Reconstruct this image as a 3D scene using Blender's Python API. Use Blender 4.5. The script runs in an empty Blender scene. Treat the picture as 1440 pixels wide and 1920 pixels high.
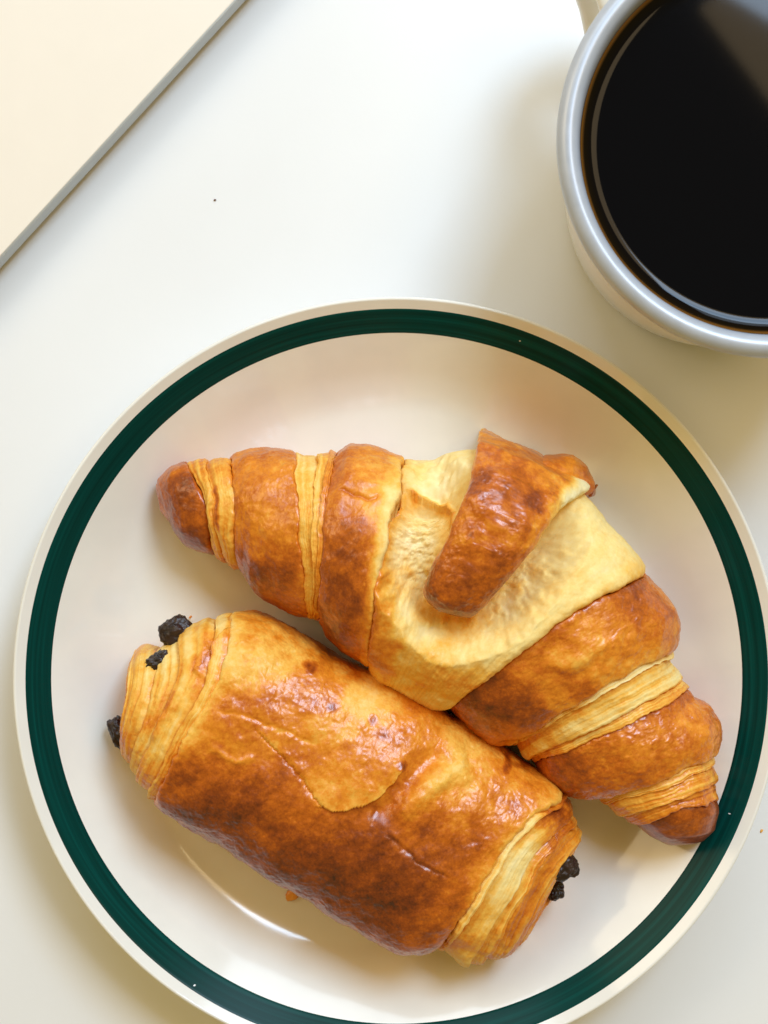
import bpy, bmesh, math, random
import numpy as np
from mathutils import Vector, Matrix

random.seed(7)
SC = bpy.context.scene
COL = SC.collection

# ------------------------------------------------------------------ camera
CAM_Z, FOC = 0.410, 2772.0            # metres above the table, focal length in photo pixels
cam = bpy.data.cameras.new("camera")
cam.sensor_fit = 'VERTICAL'; cam.sensor_height = 36.0; cam.sensor_width = 27.0
cam.lens = FOC / 1920.0 * 36.0
cam.clip_start = 0.01; cam.clip_end = 20
cam.dof.use_dof = True; cam.dof.focus_distance = CAM_Z - 0.035; cam.dof.aperture_fstop = 20
cam_o = bpy.data.objects.new("camera", cam); COL.objects.link(cam_o)
cam_o.location = (0, 0, CAM_Z)
SC.camera = cam_o

# ------------------------------------------------------------------ light
w = bpy.data.worlds.new("World"); SC.world = w; w.use_nodes = True
bg = w.node_tree.nodes["Background"]
bg.inputs[0].default_value = (1.0, 0.72, 0.21, 1); bg.inputs[1].default_value = 0.37

def area(name, loc, target, sx, sy, power, col, roll=None):
    l = bpy.data.lights.new(name, 'AREA'); l.shape = 'RECTANGLE'; l.size = sx; l.size_y = sy
    l.energy = power; l.color = col
    o = bpy.data.objects.new(name, l); COL.objects.link(o); o.location = loc
    d = (Vector(target) - Vector(loc)).normalized()
    o.rotation_euler = d.to_track_quat('-Z', 'Y').to_euler()
    return o
# the cool window, up and to the right of the picture
area("window_light", (0.43, 0.69, 1.08), (0, -0.03, 0.0), 0.36, 0.46, 11.6, (0.51, 0.725, 1.0))
# the wide lower pane of the same window, to its left
area("facade_light", (0.08, 1.02, 0.95), (0, -0.03, 0.0), 1.25, 0.50, 10.2, (0.66, 0.815, 0.98))
# warm light coming back off the room on the left
area("warm_room_light", (-0.95, 0.62, 0.90), (0, 0, 0), 0.6, 0.6, 4.2, (1.0, 0.80, 0.50))
# pale ceiling patch that mirrors in the coffee
def ceiling_patch():
    zc = 1.2; k = (zc + 0.286) / 0.348
    c = Vector((590 / 7966 * k, 945 / 7966 * k, zc))
    e1 = Vector((0.6, -0.8, 0)); e2 = Vector((0.8, 0.6, 0))
    L1, L2 = 0.55, 0.5
    ctr = c + e1 * L1 / 2 + e2 * L2 / 2
    l = bpy.data.lights.new("ceiling_light", 'AREA'); l.shape = 'RECTANGLE'; l.size = L1; l.size_y = L2
    l.energy = 4.4 * math.pi * L1 * L2; l.color = (1.0, 0.74, 0.42)
    o = bpy.data.objects.new("ceiling_light", l); COL.objects.link(o)
    m = Matrix((e1, e2, e1.cross(e2))).transposed()       # local z up -> emits down
    o.matrix_world = Matrix.Translation(ctr) @ m.to_4x4()
ceiling_patch()

SC.view_settings.view_transform = 'Standard'; SC.view_settings.look = 'None'
SC.view_settings.exposure = 0.0; SC.view_settings.gamma = 1.0
SC.view_settings.use_curve_mapping = False
SC.cycles.use_denoising = True
SC.cycles.max_bounces = 8; SC.cycles.diffuse_bounces = 5
SC.cycles.caustics_reflective = False; SC.cycles.caustics_refractive = False
SC.cycles.sample_clamp_indirect = 4

# ------------------------------------------------------------------ helpers
def W(px, py, z=0.0):
    """world x, y of the thing seen at photo pixel (px, py) when it stands z above the table"""
    s = (CAM_Z - z) / FOC
    return np.array([(px - 720.0) * s, (960.0 - py) * s])

def tag(o, label=None, cat=None, group=None, kind=None):
    if label: o["label"] = label
    if cat: o["category"] = cat
    if group: o["group"] = group
    if kind: o["kind"] = kind
    return o

def empty(name, loc):
    o = bpy.data.objects.new(name, None); COL.objects.link(o); o.location = loc
    o.empty_display_size = 0.01
    return o

def mesh_obj(name, verts, faces, mat, parent=None, smooth=True, attrs=None):
    me = bpy.data.meshes.new(name)
    v = np.asarray(verts, np.float32)
    if parent is not None:
        v = v - np.array(parent.location, np.float32)
    if isinstance(faces, np.ndarray):
        n, k = faces.shape
        me.vertices.add(len(v)); me.vertices.foreach_set("co", v.astype(np.float32).ravel())
        me.loops.add(n * k); me.loops.foreach_set("vertex_index", faces.astype(np.int32).ravel())
        me.polygons.add(n); me.polygons.foreach_set("loop_start", np.arange(0, n * k, k, dtype=np.int32))
        me.update(calc_edges=True)
    else:
        me.from_pydata(v.tolist(), [], [list(f) for f in faces])
    if smooth:
        me.polygons.foreach_set("use_smooth", np.ones(len(me.polygons), dtype=bool))
    if attrs:
        for k, a in attrs.items():
            at = me.attributes.new(k, 'FLOAT', 'POINT'); at.data.foreach_set("value", np.asarray(a, np.float32))
    me.materials.append(mat); me.update()
    o = bpy.data.objects.new(name, me); COL.objects.link(o)
    if parent is not None: o.parent = parent
    return o

def lathe(name, prof, mat, center, parent=None, n=192, closed_top=False):
    prof = np.array(prof, float); m = len(prof)
    a = np.linspace(0, 2 * np.pi, n, endpoint=False)
    V = np.stack([center[0] + prof[:, 0, None] * np.cos(a), center[1] + prof[:, 0, None] * np.sin(a),
                  np.repeat(prof[:, 1, None], n, 1)], -1).reshape(-1, 3)
    F = []
    for i in range(m - 1):
        for j in range(n):
            k = (j + 1) % n
            F.append((i * n + j, i * n + k, (i + 1) * n + k, (i + 1) * n + j))
    return mesh_obj(name, V, F, mat, parent)

def catmull(P, n):
    P = np.array(P, float); t = np.linspace(0, len(P) - 1, n)
    i = np.clip(t.astype(int), 0, len(P) - 2); f = (t - i)[:, None]
    g = lambda k: P[np.clip(k, 0, len(P) - 1)]
    p0, p1, p2, p3 = g(i - 1), g(i), g(i + 1), g(i + 2)
    return 0.5 * (2 * p1 + (p2 - p0) * f + (2 * p0 - 5 * p1 + 4 * p2 - p3) * f ** 2 + (3 * p1 - p0 - 3 * p2 + p3) * f ** 3)

def resample(P, n, smooth=0):
    P = np.array(P, float)
    d = np.r_[0, np.cumsum(np.linalg.norm(np.diff(P, axis=0), axis=1))]
    t = np.linspace(0, d[-1], n)
    Q = np.stack([np.interp(t, d, P[:, k]) for k in range(P.shape[1])], 1)
    for _ in range(smooth):
        R = Q.copy(); R[1:-1] = 0.25 * Q[:-2] + 0.5 * Q[1:-1] + 0.25 * Q[2:]; Q = R
    return Q

_rng = np.random.RandomState(3)
_perm = _rng.permutation(256).astype(np.int32); _perm = np.r_[_perm, _perm, _perm]
_grad = _rng.normal(size=(256, 3)); _grad /= np.linalg.norm(_grad, axis=1)[:, None]
_grad = _grad.astype(np.float32); _gx, _gy, _gz = (np.ascontiguousarray(_grad[:, k]) for k in range(3))
def perlin(p):
    p = np.asarray(p); x, y, z = (p[..., k].astype(np.float32) for k in range(3))
    ix, iy, iz = np.floor(x).astype(np.int32), np.floor(y).astype(np.int32), np.floor(z).astype(np.int32)
    fx, fy, fz = x - ix, y - iy, z - iz; ix &= 255; iy &= 255; iz &= 255
    fade = lambda t: t * t * t * (t * (t * 6 - 15) + 10)
    u, v, w_ = fade(fx), fade(fy), fade(fz)
    def corner(hxy, dx, dy, dz):
        h = _perm[hxy + iz + dz]
        return _gx[h] * (fx - dx) + _gy[h] * (fy - dy) + _gz[h] * (fz - dz)
    r = []
    for dy in (0, 1):
        h0 = _perm[_perm[ix] + iy + dy]; h1 = _perm[_perm[ix + 1] + iy + dy]
        q = []
        for dz in (0, 1):
            a = corner(h0, 0, dy, dz); b = corner(h1, 1, dy, dz); q.append(a + u * (b - a))
        r.append(q)
    a = r[0][0] + v * (r[1][0] - r[0][0]); b = r[0][1] + v * (r[1][1] - r[0][1])
    return ((a + w_ * (b - a)) * 1.6).astype(np.float64)
def fbm(p, o=4, seed=0):
    s = 0; a = 1.0; p = np.asarray(p, float) + seed * 17.31
    for k in range(o): s = s + a * perlin(p); p = p * 2.03 + 5.1; a *= 0.5
    return s

def poly_dist(xy, P):
    """distance and signed side of points to a polyline"""
    best = np.full(xy.shape[:-1], 1e9); side = np.zeros(xy.shape[:-1]); par = np.zeros(xy.shape[:-1])
    P = np.array(P, float)
    for k in range(len(P) - 1):
        a, b = P[k], P[k + 1]; d = b - a; L = (d * d).sum()
        t = np.clip(((xy - a) * d).sum(-1) / L, 0, 1)
        r = xy - (a + t[..., None] * d); dist = np.sqrt((r * r).sum(-1))
        s = np.sign(d[0] * r[..., 1] - d[1] * r[..., 0])
        m = dist < best; best = np.where(m, dist, best); side = np.where(m, s, side); par = np.where(m, (k + t) / (len(P) - 1), par)
    return best, side, par

# ------------------------------------------------------------------ materials
def new_mat(name):
    m = bpy.data.materials.new(name); m.use_nodes = True
    nt = m.node_tree; b = nt.nodes["Principled BSDF"]
    return m, nt, b
def node(nt, t, **kw):
    n = nt.nodes.new(t)
    for k, v in kw.items(): setattr(n, k, v)
    return n
def ramp(nt, fac, stops):
    r = node(nt, 'ShaderNodeValToRGB'); e = r.color_ramp.elements
    while len(e) < len(stops): e.new(0.5)
    for x, (p, c) in zip(e, stops): x.position = p; x.color = (*c, 1) if len(c) == 3 else c
    nt.links.new(fac, r.inputs[0]); return r
def math_n(nt, op, a, b=None, clamp=False):
    n = node(nt, 'ShaderNodeMath', operation=op, use_clamp=clamp)
    for i, x in enumerate((a, b)):
        if x is None: continue
        if isinstance(x, (int, float)): n.inputs[i].default_value = x
        else: nt.links.new(x, n.inputs[i])
    return n.outputs[0]
def noise(nt, co, scale, detail=4, rough=0.55, dist=0.0):
    n = node(nt, 'ShaderNodeTexNoise'); n.inputs['Scale'].default_value = scale
    n.inputs['Detail'].default_value = detail; n.inputs['Roughness'].default_value = rough
    n.inputs['Distortion'].default_value = dist
    nt.links.new(co, n.inputs['Vector']); return n.outputs['Fac']

def pastry_mat():
    m, nt, b = new_mat("baked_pastry"); L = nt.links
    co = node(nt, 'ShaderNodeTexCoord').outputs['Object']
    at = node(nt, 'ShaderNodeAttribute', attribute_name='bake').outputs['Fac']
    n1 = noise(nt, co, 170, 6, 0.62, 0.4); n2 = noise(nt, co, 620, 5, 0.65); n3 = noise(nt, co, 1900, 3, 0.6)
    amp = math_n(nt, 'MULTIPLY_ADD', at, 0.32); amp.node.inputs[2].default_value = 0.09
    v = math_n(nt, 'MULTIPLY', math_n(nt, 'SUBTRACT', n1, 0.5), math_n(nt, 'MULTIPLY', amp, 1.0))
    v2 = math_n(nt, 'MULTIPLY', math_n(nt, 'SUBTRACT', n2, 0.5), math_n(nt, 'MULTIPLY', amp, 1.25))
    v3 = math_n(nt, 'MULTIPLY', math_n(nt, 'SUBTRACT', n3, 0.5), math_n(nt, 'MULTIPLY', amp, 0.6))
    f = math_n(nt, 'ADD', math_n(nt, 'ADD', at, v), math_n(nt, 'ADD', v2, v3), True)
    cr = ramp(nt, f, [(0.0, (0.91, 0.78, 0.43)), (0.14, (0.90, 0.68, 0.26)), (0.30, (0.86, 0.46, 0.070)), (0.44, (0.75, 0.245, 0.014)),
                      (0.58, (0.53, 0.120, 0.006)), (0.73, (0.29, 0.053, 0.004)), (0.87, (0.155, 0.025, 0.004)), (1.0, (0.05, 0.010, 0.005))])
    L.new(cr.outputs[0], b.inputs['Base Color'])
    rr = ramp(nt, f, [(0.0, (0.66,) * 3), (0.35, (0.50,) * 3), (0.6, (0.36,) * 3), (1.0, (0.42,) * 3)])
    L.new(rr.outputs[0], b.inputs['Roughness'])
    cw = ramp(nt, at, [(0.24, (0.0,) * 3), (0.5, (0.95,) * 3)])
    L.new(cw.outputs[0], b.inputs['Coat Weight']); b.inputs['Coat Roughness'].default_value = 0.27
    b.inputs['Specular IOR Level'].default_value = 0.22
    b.inputs['Subsurface Weight'].default_value = 0.0
    b.inputs['Subsurface Radius'].default_value = (1.0, 0.45, 0.15); b.inputs['Subsurface Scale'].default_value = 0.0022
    h = math_n(nt, 'ADD', math_n(nt, 'MULTIPLY', n2, 0.6), math_n(nt, 'MULTIPLY', n3, 0.3))
    bp = node(nt, 'ShaderNodeBump'); bp.inputs['Strength'].default_value = 0.4; bp.inputs['Distance'].default_value = 0.0004
    L.new(h, bp.inputs['Height']); L.new(bp.outputs[0], b.inputs['Normal'])
    bp2 = node(nt, 'ShaderNodeBump'); bp2.inputs['Strength'].default_value = 0.15; bp2.inputs['Distance'].default_value = 0.0004
    L.new(n2, bp2.inputs['Height']); L.new(bp2.outputs[0], b.inputs['Coat Normal'])
    return m
M_PASTRY = pastry_mat()

def choc_mat():
    m, nt, b = new_mat("dark_chocolate"); co = node(nt, 'ShaderNodeTexCoord').outputs['Object']
    n = noise(nt, co, 500, 5, 0.65)
    c = ramp(nt, n, [(0.35, (0.013, 0.007, 0.007)), (0.7, (0.045, 0.020, 0.014))]); nt.links.new(c.outputs[0], b.inputs['Base Color'])
    b.inputs['Roughness'].default_value = 0.36
    bp = node(nt, 'ShaderNodeBump'); bp.inputs['Strength'].default_value = 0.5; bp.inputs['Distance'].default_value = 0.0006
    nt.links.new(n, bp.inputs['Height']); nt.links.new(bp.outputs[0], b.inputs['Normal'])
    return m
M_CHOC = choc_mat()

def table_mat():
    m, nt, b = new_mat("white_laminate"); co = node(nt, 'ShaderNodeTexCoord').outputs['Object']
    n = noise(nt, co, 9, 3, 0.5)
    c = ramp(nt, n, [(0.3, (0.79, 0.79, 0.79)), (0.7, (0.82, 0.82, 0.82))]); nt.links.new(c.outputs[0], b.inputs['Base Color'])
    tr = ramp(nt, noise(nt, co, 22, 5, 0.6, 0.6), [(0.35, (0.36,) * 3), (0.65, (0.50,) * 3)]); nt.links.new(tr.outputs[0], b.inputs['Roughness'])
    b.inputs['Specular IOR Level'].default_value = 0.4
    bp = node(nt, 'ShaderNodeBump'); bp.inputs['Strength'].default_value = 0.05; bp.inputs['Distance'].default_value = 0.0003
    nt.links.new(noise(nt, co, 700, 2), bp.inputs['Height']); nt.links.new(bp.outputs[0], b.inputs['Normal'])
    return m
M_TABLE = table_mat()

def glaze_mat(name, col, rough=0.08, spec=0.5, var=0.03):
    m, nt, b = new_mat(name); co = node(nt, 'ShaderNodeTexCoord').outputs['Object']
    n = noise(nt, co, 60, 3)
    c = ramp(nt, n, [(0.3, tuple(x * (1 - var) for x in col)), (0.7, tuple(min(1, x * (1 + var)) for x in col))])
    nt.links.new(c.outputs[0], b.inputs['Base Color'])
    b.inputs['Roughness'].default_value = rough; b.inputs['Specular IOR Level'].default_value = spec
    return m
M_PLATE = glaze_mat("cream_glaze", (0.81, 0.79, 0.73), 0.09)
M_CUP = glaze_mat("cream_cup_enamel", (0.80, 0.775, 0.71), 0.25)

def band_mat(center):
    m, nt, b = new_mat("green_band_glaze"); L = nt.links
    co = node(nt, 'ShaderNodeTexCoord').outputs['Object']
    sp = node(nt, 'ShaderNodeSeparateXYZ'); L.new(co, sp.inputs[0])
    r = math_n(nt, 'SQRT', math_n(nt, 'ADD', math_n(nt, 'POWER', sp.outputs[0], 2), math_n(nt, 'POWER', sp.outputs[1], 2)))
    cb = node(nt, 'ShaderNodeCombineXYZ')
    L.new(math_n(nt, 'MULTIPLY', r, 900.0), cb.inputs[0]); L.new(math_n(nt, 'MULTIPLY', sp.outputs[0], 10), cb.inputs[1]); L.new(math_n(nt, 'MULTIPLY', sp.outputs[1], 10), cb.inputs[2])
    n = noise(nt, cb.outputs[0], 1.0, 3, 0.6)
    c = ramp(nt, n, [(0.30, (0.0006, 0.026, 0.021)), (0.55, (0.0008, 0.042, 0.035)), (0.78, (0.001, 0.072, 0.061))])
    L.new(c.outputs[0], b.inputs['Base Color'])
    b.inputs['Roughness'].default_value = 0.2; b.inputs['Specular IOR Level'].default_value = 0.08
    return m

def metal_rim_mat():
    m, nt, b = new_mat("satin_grey_rim"); co = node(nt, 'ShaderNodeTexCoord').outputs['Object']
    n = noise(nt, co, 240, 4)
    c = ramp(nt, n, [(0.3, (0.45, 0.485, 0.55)), (0.7, (0.49, 0.525, 0.59))]); nt.links.new(c.outputs[0], b.inputs['Base Color'])
    b.inputs['Metallic'].default_value = 0.2
    rr = ramp(nt, n, [(0.3, (0.34,) * 3), (0.75, (0.42,) * 3)]); nt.links.new(rr.outputs[0], b.inputs['Roughness'])
    return m
M_RIM = metal_rim_mat()

def plain(name, col, rough=0.5, metal=0.0, spec=0.5):
    m, nt, b = new_mat(name); co = node(nt, 'ShaderNodeTexCoord').outputs['Object']
    n = noise(nt, co, 90, 3)
    c = ramp(nt, n, [(0.3, tuple(x * 0.992 for x in col)), (0.7, tuple(min(1, x * 1.008) for x in col))])
    nt.links.new(c.outputs[0], b.inputs['Base Color'])
    b.inputs['Roughness'].default_value = rough; b.inputs['Metallic'].default_value = metal; b.inputs['Specular IOR Level'].default_value = spec
    return m
M_LAPTOP = plain("pale_satin_lid", (0.85, 0.775, 0.675), 0.38, 0.0)
M_LAPTOP_EDGE = plain("grey_aluminium_edge", (0.50, 0.52, 0.52), 0.4, 0.5)
M_LAPTOP_BASE = plain("grey_aluminium_base", (0.42, 0.43, 0.43), 0.45, 0.5)

def coffee_mat():
    m, nt, b = new_mat("black_coffee"); co = node(nt, 'ShaderNodeTexCoord').outputs['Object']
    at = node(nt, 'ShaderNodeAttribute', attribute_name='thin').outputs['Fac']
    c = ramp(nt, at, [(0.0, (0.0008, 0.0016, 0.0036)), (0.8, (0.004, 0.002, 0.0010)), (1.0, (0.16, 0.065, 0.010))]); nt.links.new(c.outputs[0], b.inputs['Base Color'])
    b.inputs['Roughness'].default_value = 0.045; b.inputs['IOR'].default_value = 1.30; b.inputs['Specular IOR Level'].default_value = 0.34
    return m
M_COFFEE = coffee_mat()

# ------------------------------------------------------------------ table
def build_table():
    s, th = 0.75, 0.03
    bm = bmesh.new(); bmesh.ops.create_cube(bm, size=1.0)
    for v in bm.verts: v.co = Vector((v.co.x * 2 * s, v.co.y * 2 * s, (v.co.z - 0.5) * th))
    me = bpy.data.meshes.new("table"); bm.to_mesh(me); bm.free(); me.materials.append(M_TABLE)
    o = bpy.data.objects.new("table", me); COL.objects.link(o)
    tag(o, "white laminate table top under the plate and cup", "table", kind="structure")
build_table()

# ------------------------------------------------------------------ plate
PC = W(744, 1274, 0.021)
# flat well, then a wall that steepens all the way to the rim
_r = np.linspace(0, 0.0994, 200)
_sl = np.radians(np.interp(_r, [0, 0.064, 0.0715, 0.0752, 0.0768, 0.0800, 0.0830, 0.0994], [0, 0.5, 8, 21, 26, 31, 35.5, 36]))
_z = 0.0058 + np.r_[0, np.cumsum(np.tan(_sl)[1:] * np.diff(_r))]
ZR = float(_z[-1])
PP = np.stack([_r, _z], 1)[::2]
PP = np.concatenate([PP, [[0.0994, ZR]]])
def plate_z(r):
    return np.interp(r, PP[:, 0], PP[:, 1], right=ZR)
def build_plate():
    root = empty("dinner_plate", (PC[0], PC[1], 0))
    tag(root, "cream glazed plate with a dark green rim band, holding both pastries", "plate")
    lip = [(0.09975 + 0.0006 * math.sin(a), ZR - 0.00048 + 0.0006 * math.cos(a)) for a in np.linspace(-0.5, math.pi * 0.9, 14)]
    under = [(0.0965, ZR - 0.0035), (0.090, ZR - 0.0085), (0.085, ZR - 0.0118), (0.080, 0.0050), (0.072, 0.0030), (0.064, 0.0026), (0.063, 0.0004), (0.0600, 0.0003), (0.0590, 0.0022), (0.03, 0.0024), (0.0001, 0.0024)]
    prof = [tuple(p) for p in PP] + lip + under
    prof[0] = (0.0001, prof[0][1])
    lathe("dish", prof, M_PLATE, PC, root, 256)
    r = np.linspace(0.0914, 0.0975, 20); z = plate_z(r) + 0.00007
    z[0] -= 0.00012; z[-1] -= 0.00012
    lathe("green_band", np.stack([r, z], 1), band_mat(PC), PC, root, 256)
    return root
plate = build_plate()

# ------------------------------------------------------------------ pastry loft
def conv(P, z):
    P = np.array(P, float); s = (CAM_Z - z) / FOC
    return np.stack([(P[..., 0] - 720) * s, (960 - P[..., 1]) * s], -1)

def vgrid(nv):
    k = int(nv * 0.78)                                    # more points on the side that is seen
    return np.r_[np.linspace(0, np.pi, k, endpoint=False), np.linspace(np.pi, 2 * np.pi, nv - k, endpoint=False)]

class Station:
    """one cross line over a pastry: list of photo points from the far silhouette over the top to the near one; h = height"""
    def __init__(s, pts, h): s.pts = np.array(pts, float); s.h = h

def bow_of(st, T, B, zm, zt, K):
    """offset of the cross line from the straight chord, sampled at K chord fractions (world)"""
    pts = []
    c = B - T; L2 = (c * c).sum()
    for p in st.pts:
        q = conv(p, zm); w_ = np.clip(((q - T) * c).sum() / max(L2, 1e-9), 0, 1)
        z = zm + (zt - zm) * math.sqrt(max(0, 1 - (2 * w_ - 1) ** 2))
        q = conv(p, z); w_ = np.clip(((q - T) * c).sum() / max(L2, 1e-9), 0, 1)
        pts.append((w_, q - (T + w_ * c)))
    pts[0] = (0.0, np.zeros(2)); pts[-1] = (1.0, np.zeros(2))
    pts.sort(key=lambda a: a[0])
    ws = np.array([a[0] for a in pts]); of = np.array([a[1] for a in pts])
    g = np.linspace(0, 1, K)
    o = np.stack([np.interp(g, ws, of[:, 0]), np.interp(g, ws, of[:, 1])], 1)
    for _ in range(int(K * 1.2)):
        o[1:-1] = 0.25 * o[:-2] + 0.5 * o[1:-1] + 0.25 * o[2:]
    return o

def loft(sa, sb, Tpx, Bpx, nt, nv, zb=(0.0062, 0.0062), nexp=2.0, nbot=3.2, zmf=0.46, tip=0, smooth=6, tipz=None, tspace=None):
    """surface between two stations; returns grid P[nt, nv, 3], arrays t, v angle, w"""
    K = 33
    t = np.linspace(0, 1, nt)
    if tip == 1: t = 1 - (1 - t) ** 1.0
    tt = t.copy()
    if tip == 1: tt = np.sin(t * np.pi / 2)
    if tip == -1: tt = 1 - np.cos(t * np.pi / 2)
    h = sa.h + (sb.h - sa.h) * tt
    zbot = zb[0] + (zb[1] - zb[0]) * tt
    Tp = resample(Tpx, 400, smooth * 8); Bp = resample(Bpx, 400, smooth * 8)
    ii = tt * 399
    Tp = np.stack([np.interp(ii, np.arange(400), Tp[:, k]) for k in (0, 1)], 1)
    Bp = np.stack([np.interp(ii, np.arange(400), Bp[:, k]) for k in (0, 1)], 1)
    ch = np.linalg.norm(Bp - Tp, axis=1)
    if tip:
        ref = ch[0] if tip == 1 else ch[-1]
        href = sa.h if tip == 1 else sb.h
        h = href * np.clip(ch / ref, 0.02, 1) ** 0.9
        zbot = zbot + (href - h) * 0.28
    zm = zbot + h * zmf
    s = ((CAM_Z - zm) / FOC)[:, None]
    T = (Tp - np.array([720, 960])) * s * np.array([1, -1]); B = (Bp - np.array([720, 960])) * s * np.array([1, -1])
    ba = bow_of(sa, T[0], B[0], zm[0], zbot[0] + h[0], K) if len(sa.pts) > 2 else np.zeros((K, 2))
    bb = bow_of(sb, T[-1], B[-1], zm[-1], zbot[-1] + h[-1], K) if len(sb.pts) > 2 else np.zeros((K, 2))
    v = vgrid(nv)
    cs = np.sign(np.cos(v)) * np.abs(np.cos(v)) ** (2 / nexp)
    sn = np.abs(np.sin(v)) ** (2 / nexp)
    snb = np.abs(np.sin(v)) ** (2 / nbot)
    up = np.sin(v) >= 0
    csb = np.sign(np.cos(v)) * np.abs(np.cos(v)) ** (2 / nbot)
    wv = np.where(up, (1 - cs) / 2, (1 - csb) / 2)
    g = np.linspace(0, 1, K)
    BA = np.stack([np.interp(wv, g, ba[:, k]) for k in (0, 1)], 1)
    BB = np.stack([np.interp(wv, g, bb[:, k]) for k in (0, 1)], 1)
    plan = T[:, None] + wv[None, :, None] * (B - T)[:, None] + (1 - tt)[:, None, None] * BA[None] + tt[:, None, None] * BB[None]
    z = np.where(up[None], zm[:, None] + ((zbot + h - zm)[:, None]) * sn[None], zm[:, None] - ((zm - zbot)[:, None]) * snb[None])
    return np.concatenate([plan, z[..., None]], -1), t, v, wv, up

def normals(P):
    dt = np.gradient(P, axis=0)
    dv = np.roll(P, -1, 1) - np.roll(P, 1, 1)
    n = np.cross(dt, dv); n /= np.linalg.norm(n, axis=-1, keepdims=True) + 1e-12
    c = P.mean(1, keepdims=True)
    if ((P - c) * n).sum() < 0: n = -n
    return n

def to_world_strokes(strokes, z):
    return [(conv(np.array(p), z), *rest) for p, *rest in strokes]

def finish(name, P, bake, parent, tuck=(True, True), mat=None, clamp=True, label=None, under=1.0):
    """adds the rows that slip in under the neighbouring layer at both ends, keeps the piece above the plate, makes the mesh"""
    rows = [P]; bk = [bake]
    N = normals(P)
    def ends(i0, i1, flip):
        E = P[i0]; a = E - P[i1]; L = np.linalg.norm(a, axis=1, keepdims=True); a = a / (L + 1e-9)
        c = E.mean(0)
        R = [E + a * 0.0005 * under - N[i0] * 0.0003, E + a * 0.0014 * under - N[i0] * 0.0009, E + a * 0.0028 * under - N[i0] * 0.0024]
        q = R[-1]; R += [q + (c - q) * 0.35, q + (c - q) * 0.75]
        b = [bake[i0]] * len(R)
        if flip: R, b = R[::-1], b[::-1]
        return np.array(R), np.array(b)
    if tuck[0]:
        R, b = ends(0, min(5, len(P) - 1), True); rows.insert(0, R); bk.insert(0, b)
    if tuck[1]:
        R, b = ends(-1, max(-6, -len(P)), False); rows.append(R); bk.append(b)
    G = np.concatenate(rows); Bk = np.concatenate(bk)
    if clamp:
        r = np.hypot(G[..., 0] - PC[0], G[..., 1] - PC[1])
        G[..., 2] = np.maximum(G[..., 2], plate_z(r) + 0.0003)
    nt, nv = G.shape[:2]
    idx = np.arange(nt * nv).reshape(nt, nv)
    a = idx[:-1]; b_ = idx[1:]
    F = np.stack([a, np.roll(a, -1, 1), np.roll(b_, -1, 1), b_], -1).reshape(-1, 4)
    V = G.reshape(-1, 3); Bv = Bk.reshape(-1)
    A, B, C = V[F[:, 0]], V[F[:, 1]], V[F[:, 2]]
    cen = V.mean(0)
    if np.einsum('ij,ij->i', A - cen, np.cross(B - cen, C - cen)).sum() < 0: F = F[:, ::-1]
    o = mesh_obj(name, V, np.ascontiguousarray(F), mat or M_PASTRY, parent, True, {"bake": np.clip(Bv, 0, 1)})
    if label: o["label"] = label
    return o

def surface_detail(P, N, seed, big=0.0006, mid=0.00028, fine=0.00010, wr=0.0):
    mid *= 0.5; fine *= 0.4
    q = P * np.array([1, 1, 1.0])
    d = big * fbm(q * 75, 3, seed) + mid * fbm(q * 260, 3, seed + 1)
    b = fbm(q * 520, 2, seed + 2)
    d = d + fine * 2.0 * np.clip(b, 0, None) + fine * fbm(q * 1100, 2, seed + 3)
    pl = fbm(q * 150, 3, seed + 6); d = d + fine * 1.1 * np.clip((pl - 0.12) / 0.05, 0, 1) + fine * 0.9 * np.clip((fbm(q * 330, 2, seed + 7) - 0.2) / 0.08, 0, 1)
    if wr: d = d - wr * np.clip(1 - np.abs(fbm(q * 190, 2, seed + 4)) * 5, 0, 1)
    return d

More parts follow.
